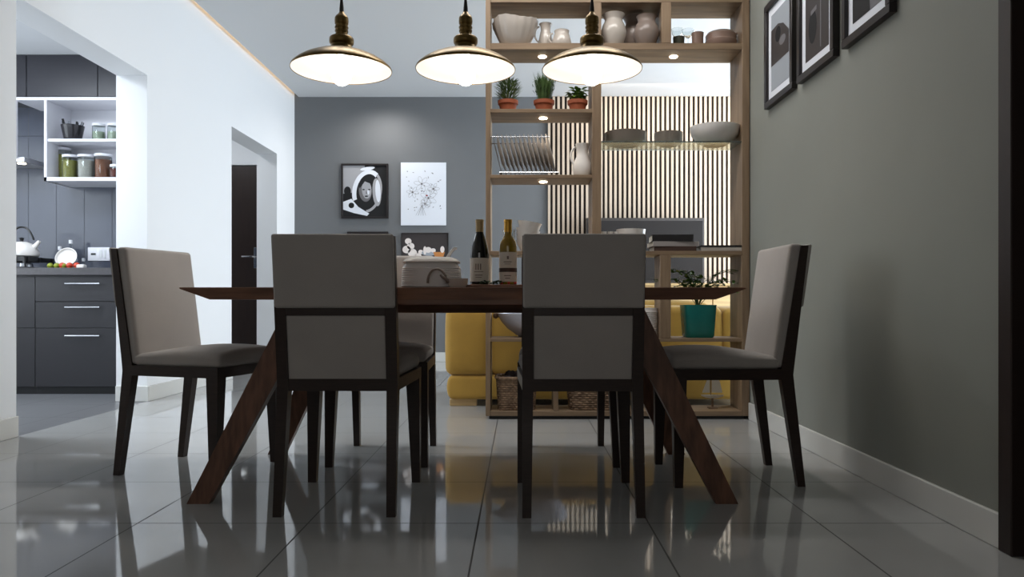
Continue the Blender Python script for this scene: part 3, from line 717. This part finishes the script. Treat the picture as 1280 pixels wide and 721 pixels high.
def picture(label, loc, rz, w, h, fw, fd, mats, paint, matw=0, framem='frame_black'):
    t = thing('framed_picture', label, 'picture', loc, rz); hw, hh = w/2, h/2
    if fw:
        MB().box(-hw, hw, -fd, 0, hh-fw, hh, .002, 1).box(-hw, hw, -fd, 0, -hh, -hh+fw, .002, 1).box(-hw, -hw+fw, -fd, 0, -hh+fw, hh-fw, .002, 1).box(hw-fw, hw, -fd, 0, -hh+fw, hh-fw, .002, 1).build('frame', framem, t)
        dz = -fd*.45
    else: dz = -fd
    if matw:
        MB().box(-hw+fw, hw-fw, dz, -.001, -hh+fw, hh-fw).build('mount', 'paper', t, smooth=False); dz -= .001
        iw, ih = hw-fw-matw, hh-fw-matw
    else: iw, ih = hw-fw, hh-fw
    m = MB().box(-iw, iw, dz, -.001 if not matw else dz+.0009, -ih, ih); paint(m, iw, ih, dz)
    m.build('print', mats, t, smooth=False); return t
def clipell(*a): pass
YP = YF
def p_portrait(m, iw, ih, y):
    y -= .0006
    m.poly([(-iw,y,-ih*.1),(-iw*.5,y,-ih*.05),(-iw*.1,y,ih*.6),(0,y,ih),(-iw,y,ih)], 3)
    ringe(m, iw*.12, ih*.0, iw*.60, ih*.76, iw*.10, y-.0004, 1, 28, rot=-.18, a0=60, a1=215)
    ringe(m, iw*.12, ih*.0, iw*.60, ih*.80, iw*.06, y-.0004, 3, 20, rot=-.18, a0=-80, a1=60)
    ell(m, iw*.55, -ih*.04, iw*.20, ih*.55, y-.0006, 3, rot=.06); ell(m, iw*.60, -ih*.0, iw*.12, ih*.44, y-.0008, 1, rot=.06)
    ell(m, iw*.02, ih*.02, iw*.30, ih*.44, y-.0010, 2, rot=.06); ell(m, iw*.08, ih*.06, iw*.22, ih*.36, y-.0012, 3, rot=.06)
    ell(m, iw*.16, -ih*.04, iw*.05, ih*.10, y-.0014, 1)
    for ex_ in (-.06, .20): ell(m, iw*ex_, ih*.06, iw*.06, ih*.025, y-.0016, 0)
    m.poly([(iw*.06,y-.0016,ih*.04),(iw*.12,y-.0016,-ih*.10),(iw*.04,y-.0016,-ih*.11)], 2)
    ell(m, iw*.07, -ih*.20, iw*.08, ih*.028, y-.0016, 0)
    m.poly([(-iw*.3,y-.0018,ih*.3),(-iw*.05,y-.0018,ih*.5),(iw*.3,y-.0018,ih*.42),(iw*.34,y-.0018,ih*.1),(iw*.24,y-.0018,ih*.3),(-iw*.0,y-.0018,ih*.38),(-iw*.24,y-.0018,ih*.1)], 0)
    m.poly([(-iw,y-.0020,-ih*.42),(-iw*.62,y-.0020,-ih*.30),(-iw*.3,y-.0020,-ih*.62),(iw*.2,y-.0020,-ih*.88),(iw*.1,y-.0020,-ih*.97),(-iw*.5,y-.0020,-ih*.86),(-iw,y-.0020,-ih*.72)], 1)
    ell(m, -iw*.8, ih*.0, iw*.16, ih*.18, y-.0022, 0); ell(m, -iw*.62, -ih*.56, iw*.13, ih*.11, y-.0024, 0)
    ell(m, iw*.12, ih*.88, iw*.34, ih*.07, y-.0024, 1, rot=.15)
d1 = YF-.001
def wall_pic(label, x0, x1, y0, y1, *a, **k):
    dd = YF-.02; X0, X1 = PX(x0, dd), PX(x1, dd); Z0, Z1 = PZ(y1, dd), PZ(y0, dd)
    return picture(label, ((X0+X1)/2, YF-.0005, (Z0+Z1)/2), 0, X1-X0, Z1-Z0, *a, **k)
wall_pic('black framed monochrome portrait in a pale hood on the blue wall', 426.5, 485.5, 204.5, 273, .022, .03, ['ink', 'paper', 'ink_mid', 'ink_soft'], p_portrait)
def p_flowers(m, iw, ih, y):
    y -= .0008; random.seed(8)
    for cx, cz, r in ((-.02,.12,.09), (.06,-.05,.10), (-.13,.02,.07), (.12,.06,.07), (.02,-.12,.06)):
        for k in range(6):
            a = k*PI/3+cx*9; ringe(m, cx+r*.55*math.cos(a), cz+r*.55*math.sin(a), r*.5, r*.24, .0016, y, 2, 14, rot=a)
        ell(m, cx, cz, .012, .012, y-.0004, 1, 8)
    for i in range(46):
        a = random.random()*6.28; ell(m, random.uniform(-iw*.75, iw*.8), random.uniform(-ih*.55, ih*.75), random.uniform(.006,.014), .005, y-.0006, random.choice((1,2,2)), 8, rot=a)
    ell(m, .04, -.02, .014, .01, y-.0008, 3, 8)
    for k in range(5): m.poly([(-.02+k*.002, y, -.12), (-.016+k*.002, y, -.12), (.03-k*.03, y, -.26), (.026-k*.03, y, -.26)], 1 if k % 2 else 2)
wall_pic('unframed white poster with line drawn flowers on the blue wall', 501, 557.5, 203, 281.5, 0, .018, ['paper', 'ink_mid', 'ink_soft', 'petal_red'], p_flowers)
def p_land(m, iw, ih, y):
    m.poly([(-iw,y-.0008,-ih*.2),(iw,y-.0008,-ih*.1),(iw,y-.0008,ih*.5),(0,y-.0008,ih*.75),(-iw,y-.0008,ih*.3)], 1)
    ell(m, iw*.1, ih*.82, iw*.5, ih*.1, y-.001, 2)
wall_pic('black framed dark picture mostly hidden behind the left front chair', 434, 485.5, 289.5, 357, .022, .03, ['ink', 'ink_mid', 'paper'], p_land)
def p_still(m, iw, ih, y):
    y -= .0006
    for cx, cz, r in ((-.2,.16,.04),(-.17,.10,.045),(-.22,.06,.05),(-.15,.02,.055),(-.08,-.02,.04),(-.05,.03,.03)): ell(m, cx, cz, r, r*.9, y, 1)
    ell(m, .05, .02, .09, .035, y-.0004, 2); ell(m, .04, .055, .04, .035, y-.0008, 1); ell(m, .0, .05, .02, .05, y-.0007, 1); ell(m, .1, .05, .03, .025, y-.0009, 1)
    m.poly([(.10,y-.0012,.03),(.24,y-.0012,.03),(.21,y-.0012,-.06),(.13,y-.0012,-.06)], 3); ell(m, .21, .06, .025, .04, y-.0014, 1)
wall_pic('dark still life picture of white blossoms above the tureen', 501.5, 560.5, 291, 345, .006, .025, ['photo_dark', 'blossom', 'photo_pale', 'orange_bowl'], p_still)
# three frames on the right wall
def rpic(label, x0, x1, mats, paint, topz=2.40):
    y0, y1 = XR*F/(x0-CX), XR*F/(x1-CX); zb = PZ(137.8, 4.265)
    return picture(label, (XR-.0005, (y0+y1)/2, (zb+topz)/2), -PI/2, y0-y1, topz-zb, .035, .03, mats, paint, matw=.045)
def q1(m, iw, ih, y):
    y -= .0006
    m.poly([(-iw,y,-ih*.35),(iw,y,-ih*.35),(iw,y,ih*.2),(iw*.4,y,ih*.5),(-iw*.2,y,ih*.62),(-iw,y,ih*.6)], 1)
    ell(m, -iw*.2, ih*.35, iw*.3, ih*.2, y-.0003, 3); ell(m, iw*.3, ih*.1, iw*.35, ih*.12, y-.0004, 2)
def q2(m, iw, ih, y):
    y -= .0006
    ell(m, -iw*.35, -ih*.3, iw*.35, ih*.38, y, 1); m.poly([(-iw*.5,y-.0004,-ih*.02),(iw*.0,y-.0004,ih*.02),(iw*.0,y-.0004,ih*.12),(-iw*.5,y-.0004,ih*.08)], 2)
    m.poly([(iw*.3,y,-ih*.9),(iw*.38,y,-ih*.9),(iw*.38,y,ih*.9),(iw*.3,y,ih*.9)], 2)
def q3(m, iw, ih, y):
    y -= .0006; m.poly([(-iw,y,-ih),(iw*.2,y,-ih),(iw*.1,y,-ih*.5),(-iw*.2,y,-ih*.35),(-iw,y,-ih*.5)], 1)
rpic('black framed monochrome landscape nearest the shelving on the green grey wall', 961.5, 997, ['photo_pale', 'photo_dark', 'photo_grey', 'ink'], q1)
rpic('black framed dark photograph, middle of three on the right wall', 1003, 1049.5, ['photo_dark', 'ink', 'photo_grey'], q2)
rpic('black framed grey photograph with dark dome, nearest the camera', 1060, 1121.6, ['photo_grey', 'ink'], q3)
# ------------------------------------------------------------------ kitchen
KF = 5.83
def cab(label, x0, x1, splits, hands):
    t = thing('base_cabinet', label, 'cabinet', (x0, KF, 0), 0, 'charcoal kitchen base cabinets'); w = x1-x0
    MB().box(.001, w-.001, .02, .58, .09, .93).build('body', 'charcoal_front', t, smooth=False)
    MB().box(.001, w-.001, .03, .56, 0, .09).build('plinth', 'black_plastic', t, smooth=False)
    for (z0, z1), hz_ in zip(splits, hands):
        d = MB().box(.002, w-.002, 0, .019, z0+.002, z1-.002, .0015, 1).build('drawer', 'charcoal_front', t)
        cx = w/2
        MB().tube([(cx-.135, -.025, hz_), (cx+.135, -.025, hz_)], .007, 8).tube([(cx-.11,0,hz_),(cx-.11,-.025,hz_)], .004, 6).tube([(cx+.11,0,hz_),(cx+.11,-.025,hz_)], .004, 6).build('handle', 'steel', d)
z = lambda py: PZ(py, KF)
cab('charcoal base cabinet with three drawers beside the white jamb', -3.783, -3.02, ((z(377), .918), (z(410), z(377)), (.06, z(410))), (z(354.5), z(384), z(419.5)))
cab('charcoal base cabinet under the gas hob, left of the three drawers', -4.55, -3.783, ((z(410), .918), (.06, z(410))), (z(354.5), z(419.5)))
struct('trim_3', MB().box(-3.02, XLo-.001, KF, KF+.58, 0, .93), 'charcoal_front', 'charcoal filler beside the base cabinets')
o = MB().box(-4.8, XLo-.002, KF-.03, 6.428, .93, .988, .003, 1).build('kitchen_worktop', 'counter'); tag(o, 'dark grey kitchen worktop over the charcoal cabinets', 'worktop')
UF = 6.08
for i, (x0, x1, lab) in enumerate(((-4.6, -4.017, 'high dark wall cabinet, leftmost in the kitchen opening'), (-4.017, -3.437, 'high dark wall cabinet, wide middle door above the white shelf'), (-3.437, XLo-.002, 'high dark wall cabinet nearest the white jamb'))):
    t = thing('wall_cabinet', lab, 'cabinet', (x0, UF, 2.39), 0, 'dark wall cabinets in the kitchen')
    MB().box(.001, x1-x0-.001, .02, .348, .001, .343).build('body', 'charcoal', t, smooth=False)
    MB().box(.003, x1-x0-.003, 0, .019, .003, .343, .0015, 1).build('door', 'charcoal', t)
t = thing('open_wall_shelf', 'white open wall shelf unit with jars in the kitchen', 'shelf', (0, UF, 0))
xa = PX(55, UF); zt, zb = 2.388, PZ(226, UF); zm = PZ(173, UF)
MB().box(xa, xa+.022, 0, .348, zb, zt-.025).box(xa, XLo-.003, 0, .348, zb, zb+.03).box(-4.12, XLo-.003, 0, .348, zt-.025, zt).box(xa+.022, XLo-.003, .335, .348, zb+.03, zt-.025).box(-4.12, -4.10, 0, .02, PZ(197, UF), zt-.025).build('carcass', 'white_lacquer', t, smooth=False)
MB().box(xa+.022, XLo-.003, .01, .335, zm-.022, zm).build('shelf', 'white_lacquer', t, smooth=False)
t = thing('range_hood', 'pale metal range hood over the gas hob', 'hood', (0, 6.1, 0))
MB().box(-4.75, -4.045, 0, .325, PZ(202, 6.1), PZ(196, 6.1), .003, 1).build('body', 'hood_metal', t)
MB().lathe([(.0004,-.003),(.03,-.003),(.03,.0)], 16, (-4.12, .08, PZ(202, 6.1)-.001)).build('lamp', 'spot_glow', t)
jy = UF+.10
def kjar(label, x0, x1, top, fill, y=jy, base=zb+.03, frac=.85, lidh=.02, g='storage jars on the lower white shelf'):
    d = y; X0, X1 = PX(x0, d), PX(x1, d); r = (X1-X0)/2; h = PZ(top, d)-base
    t = thing('storage_jar', label, 'jar', ((X0+X1)/2, y, base), 0, g)
    MB().lathe([(.0004,0),(r*.95,0),(r,.006),(r,h-lidh-.008),(r*.9,h-lidh)], 28).build('contents', fill, t, angle=50) if False else None
    MB().lathe([(.0004,.004),(r*.93,.004),(r*.93,(h-lidh)*frac),(.0004,(h-lidh)*frac)], 24).build('contents', fill, t)
    MB().lathe([(.0004,0),(r*.96,0),(r,.006),(r,h-lidh-.006),(r*.92,h-lidh),(r*.90,h-lidh),(r*.965,h-lidh-.008),(r*.965,.003),(.0004,.003)], 28).build('glass', 'clear_glass', t)
    MB().lathe([(.0004,h-lidh),(r*1.0,h-lidh),(r*1.02,h-.003),(r*.98,h),(.0004,h)], 28).build('lid', 'white_lacquer', t)
kjar('tall jar at the back left of the lower white shelf', 73, 88, 185, 'olive_fill', y=UF+.20)
kjar('olive filled jar, frontmost on the left of the lower shelf', 79, 96, 194, 'olive_fill')
kjar('pale filled jar between the olive jar and the brown jar', 98, 117, 194, 'pale_fill')
kjar('brown spice filled jar with white lid', 119, 139, 193, 'spice_fill')
kjar('short dark red jar beside the jamb on the lower shelf', 138, 150, 206, 'red_fill', y=UF+.05)
kjar('small pale green jar, left one on the upper white shelf', 116, 131, 155, 'pale_green_fill', base=zm, frac=.6, g='small jars on the upper white shelf')
kjar('small pale green jar, right one by the jamb on upper shelf', 135, 150, 155, 'pale_green_fill', base=zm, frac=.6, g='small jars on the upper white shelf')
t = thing('utensil_holder', 'dark glass holder full of utensils on the upper white shelf', 'holder', (PX(91, jy), jy, zm))
MB().lathe([(.0004,0),(.06,0),(.065,.008),(.088,.125),(.084,.125),(.06,.012),(.0004,.008)], 20).build('bowl', 'smoke_glass', t)
random.seed(5)
for i in range(8):
    a = i*.8; MB().tube([(.03*math.cos(a), .03*math.sin(a), .02), (.08*math.cos(a), .07*math.sin(a), random.uniform(.13,.175))], [.005, .009], 6).build('utensil', 'steel' if i % 3 == 0 else 'black_plastic', t)
KC = .988
t = thing('gas_hob', 'black gas hob with iron grates on the worktop', 'hob', (PX(24, 6.1), 6.1, KC))
MB().box(-.32, .20, -.22, .22, 0, .012, .004, 1).build('plate', 'black_plastic', t)
for gx in (-.20, .06):
    m = MB()
    for x in (-.1, 0, .1): m.box(gx+x-.006, gx+x+.006, -.19, .19, .06, .095)
    for y in (-.15, 0, .15): m.box(gx-.12, gx+.12, y-.006, y+.006, .06, .095)
    for x in (-.1, .1):
        for y in (-.18, .18): m.box(gx+x-.008, gx+x+.008, y-.008, y+.008, .012, .078)
    m.build('grate', 'black_plastic', t, smooth=False)
    MB().lathe([(.0004,.012),(.05,.012),(.045,.045),(.0004,.05)], 20, (gx,0,0)).build('burner', 'steel', t)
for x in (-.18, -.06, .06, .16): MB().lathe([(.0004,.0),(.018,.0),(.015,.025),(.0004,.025)], 16, M=Matrix.Translation((x, -.205, .013))).build('knob', 'steel', t)
t = thing('kettle', 'pale whistling kettle with black handle on the hob', 'kettle', (PX(27, 6.1), 6.1, KC+.095))
MB().lathe([(.0004,0),(.10,0),(.125,.015),(.128,.04),(.11,.085),(.075,.115),(.04,.128),(.0004,.132)], 32).build('body', 'stoneware_white', t)
MB().lathe([(.0004,.13),(.014,.132),(.012,.145),(.02,.158),(.0004,.166)], 16).build('lid_knob', 'black_plastic', t)
MB().tube(arc(0, .09, .105, .16, 20, 160, 14), .008, 8).build('handle', 'black_plastic', t)
MB().tube([(.09,0,.07),(.13,0,.115),(.145,0,.135)], [.025,.016,.013], 10).build('spout', 'stoneware_white', t)
t_o = MB().lathe([(.0004,0),(.04,.004),(.078,.03),(.085,.045),(.08,.045),(.07,.03),(.0004,.010)], 30).build('tilted_bowl', 'stoneware_white')
t_o.location = (PX(81, 6.12), 6.17, KC+.085); t_o.rotation_euler = (math.radians(68), math.radians(14), 0); tag(t_o, 'pale bowl tipped on its side on the kitchen worktop', 'bowl')
def kbot(label, px, top, r):
    b = MB().lathe([(.0004,0),(r*.95,0),(r,.006),(r,.10),(r*.45,.14),(r*.4,PZ(top, 6.3)-KC-.02),(.0004,PZ(top, 6.3)-KC-.02)], 20).build('glass_bottle', 'clear_glass')
    b.location = (PX(px, 6.3), 6.3, KC); tag(b, label, 'bottle')
    MB().lathe([(.0004,0),(r*.5,0),(r*.5,.03),(.0004,.032)], 14, (0,0,PZ(top, 6.3)-KC-.03)).build('cap', 'white_lacquer', b)
kbot('taller clear bottle with white cap behind the tipped bowl', 88.5, 300, .03)
kbot('shorter clear bottle with white cap behind the tipped bowl', 75, 308, .03)
def foods(name, label, px, m_, n, r, cat):
    f = MB().lathe([(.0004,-r),(r*.7,-r*.7),(r,0),(r*.7,r*.7),(.0004,r)], 16).build(name, m_)
    for i in range(n):
        q = f if i == 0 else dup(f)
        q.location = (PX(px, 6.0)+(i-(n-1)/2)*r*2.2, 6.0, KC+r); tag(q, label % ('leftmost', 'middle', 'rightmost')[i if n == 3 else i*2], cat, cat+'s on the kitchen worktop')
foods('lime', '%s green lime on the worktop before the tipped bowl', 71, 'food_green', 3, .024, 'lime')
foods('tomato', '%s red tomato on the worktop right of the limes', 87, 'food_red', 3, .026, 'tomato')
for px, lab in ((94, 'small clear shaker directly behind the tomatoes'), (104, 'small clear shaker near the wall socket')):
    o = MB().lathe([(.0004,0),(.018,0),(.016,.07),(.0004,.072)], 16).build('shaker', 'clear_glass'); o.location = (PX(px, 6.2), 6.2, KC); tag(o, lab, 'shaker', 'shakers on the worktop')
    MB().lathe([(.0004,.07),(.0165,.07),(.015,.095),(.0004,.1)], 16).build('cap', 'steel', o)
o = MB().rbox(-.032, .032, -.025, .025, 0, .032, .012).build('butter_dish', 'stoneware_white'); o.location = (PX(102, 5.95), 5.95, KC); tag(o, 'small white dish at the right end of the worktop clutter', 'dish')
t = thing('wall_socket', 'white double socket plate on the tiled kitchen wall', 'socket', (PX(123.5, 6.42), 6.43, PZ(317.5, 6.42)))
MB().box(-.095, .095, -.012, 0, -.058, .058, .004, 2).build('plate', 'white_lacquer', t)
MB().box(-.065, -.025, -.016, -.012, -.008, .008, .001, 1).build('switch', 'black_plastic', t)
for x in (.02, .055): MB().box(x-.011, x+.011, -.016, -.012, -.035, .035, .001, 1).build('switch', 'ceiling_paint', t)
# ------------------------------------------------------------------ lights
def area(name, loc, rot, sx, sy, power, col=(1,1,1)):
    l = bpy.data.lights.new(name, 'AREA'); l.shape = 'RECTANGLE'; l.size = sx; l.size_y = sy; l.energy = power; l.color = col
    o = bpy.data.objects.new(name, l); C.objects.link(o); o.location = loc; o.rotation_euler = rot; return o
area('window_daylight', (XE-.03, 6.95, 1.45), (0, math.radians(90), 0), 2.4, 3.0, 300, (.80,.90,1))
area('kitchen_ceiling_light', (-4.0, 4.5, 2.72), (0,0,0), .9, .9, 62, (.86,.93,1))
area('passage_ceiling_light', (-3.7, 7.6, 2.88), (0,0,0), .4, .4, 14, (.92,.96,1))
area('slat_wall_light', (2.4, 8.35, CEIL-.03), (math.radians(25),0,0), 3.4, .08, 22, (1,.88,.74))
area('dining_ceiling_light', (-.1, 3.85, CEIL-.02), (0,0,0), 2.2, .3, 38, (1,.97,.93))
area('rear_fill_light', (-.4, -3.4, 1.9), (math.radians(85),0,0), 2.4, 1.4, 14, (1,.96,.92))  # added unseen fill behind the camera, lifts chair backs and table edge
area('kitchen_window', (-5.17, 4.4, 1.6), (0, math.radians(-90), 0), 1.6, 2.2, 30, (.84,.92,1))
l = bpy.data.lights.new('downlight', 'SPOT'); l.energy = 42; l.spot_size = 2.8; l.spot_blend = .9; l.color = (1,.96,.92); l.shadow_soft_size = .04
o = bpy.data.objects.new('downlight', l); C.objects.link(o); o.location = (-1.6, 8.5, CEIL-.02)
for k, x, z in spots:
    l = bpy.data.lights.new('shelf_spot', 'SPOT'); l.energy = 1.8; l.spot_size = 2.2; l.spot_blend = .6; l.color = (1,.86,.68); l.shadow_soft_size = .02
    o = bpy.data.objects.new('shelf_spot', l); C.objects.link(o); o.location = (x, D0+.135, z-.012)
W = bpy.data.worlds.new('World'); bpy.context.scene.world = W; W.use_nodes = True
nt = W.node_tree; bg = nt.nodes['Background']
sk = nt.nodes.new('ShaderNodeTexSky'); sk.sky_type = 'HOSEK_WILKIE'; sk.sun_direction = (.5, .3, .8); nt.links.new(sk.outputs[0], bg.inputs[0]); bg.inputs[1].default_value = .6
# ------------------------------------------------------------------ camera
cd = bpy.data.cameras.new('camera'); cd.sensor_width = 36; cd.lens = F/1280*36; cd.shift_x = -10/1280; cd.shift_y = 15.5/1280; cd.clip_start = .05
co = bpy.data.objects.new('camera', cd); C.objects.link(co); co.location = (0, 0, H); co.rotation_euler = (PI/2, 0, 0)
sc = bpy.context.scene; sc.camera = co
sc.view_settings.view_transform = 'Standard'; sc.view_settings.look = 'None'; sc.view_settings.exposure = 0; sc.view_settings.gamma = 1; sc.view_settings.use_curve_mapping = False
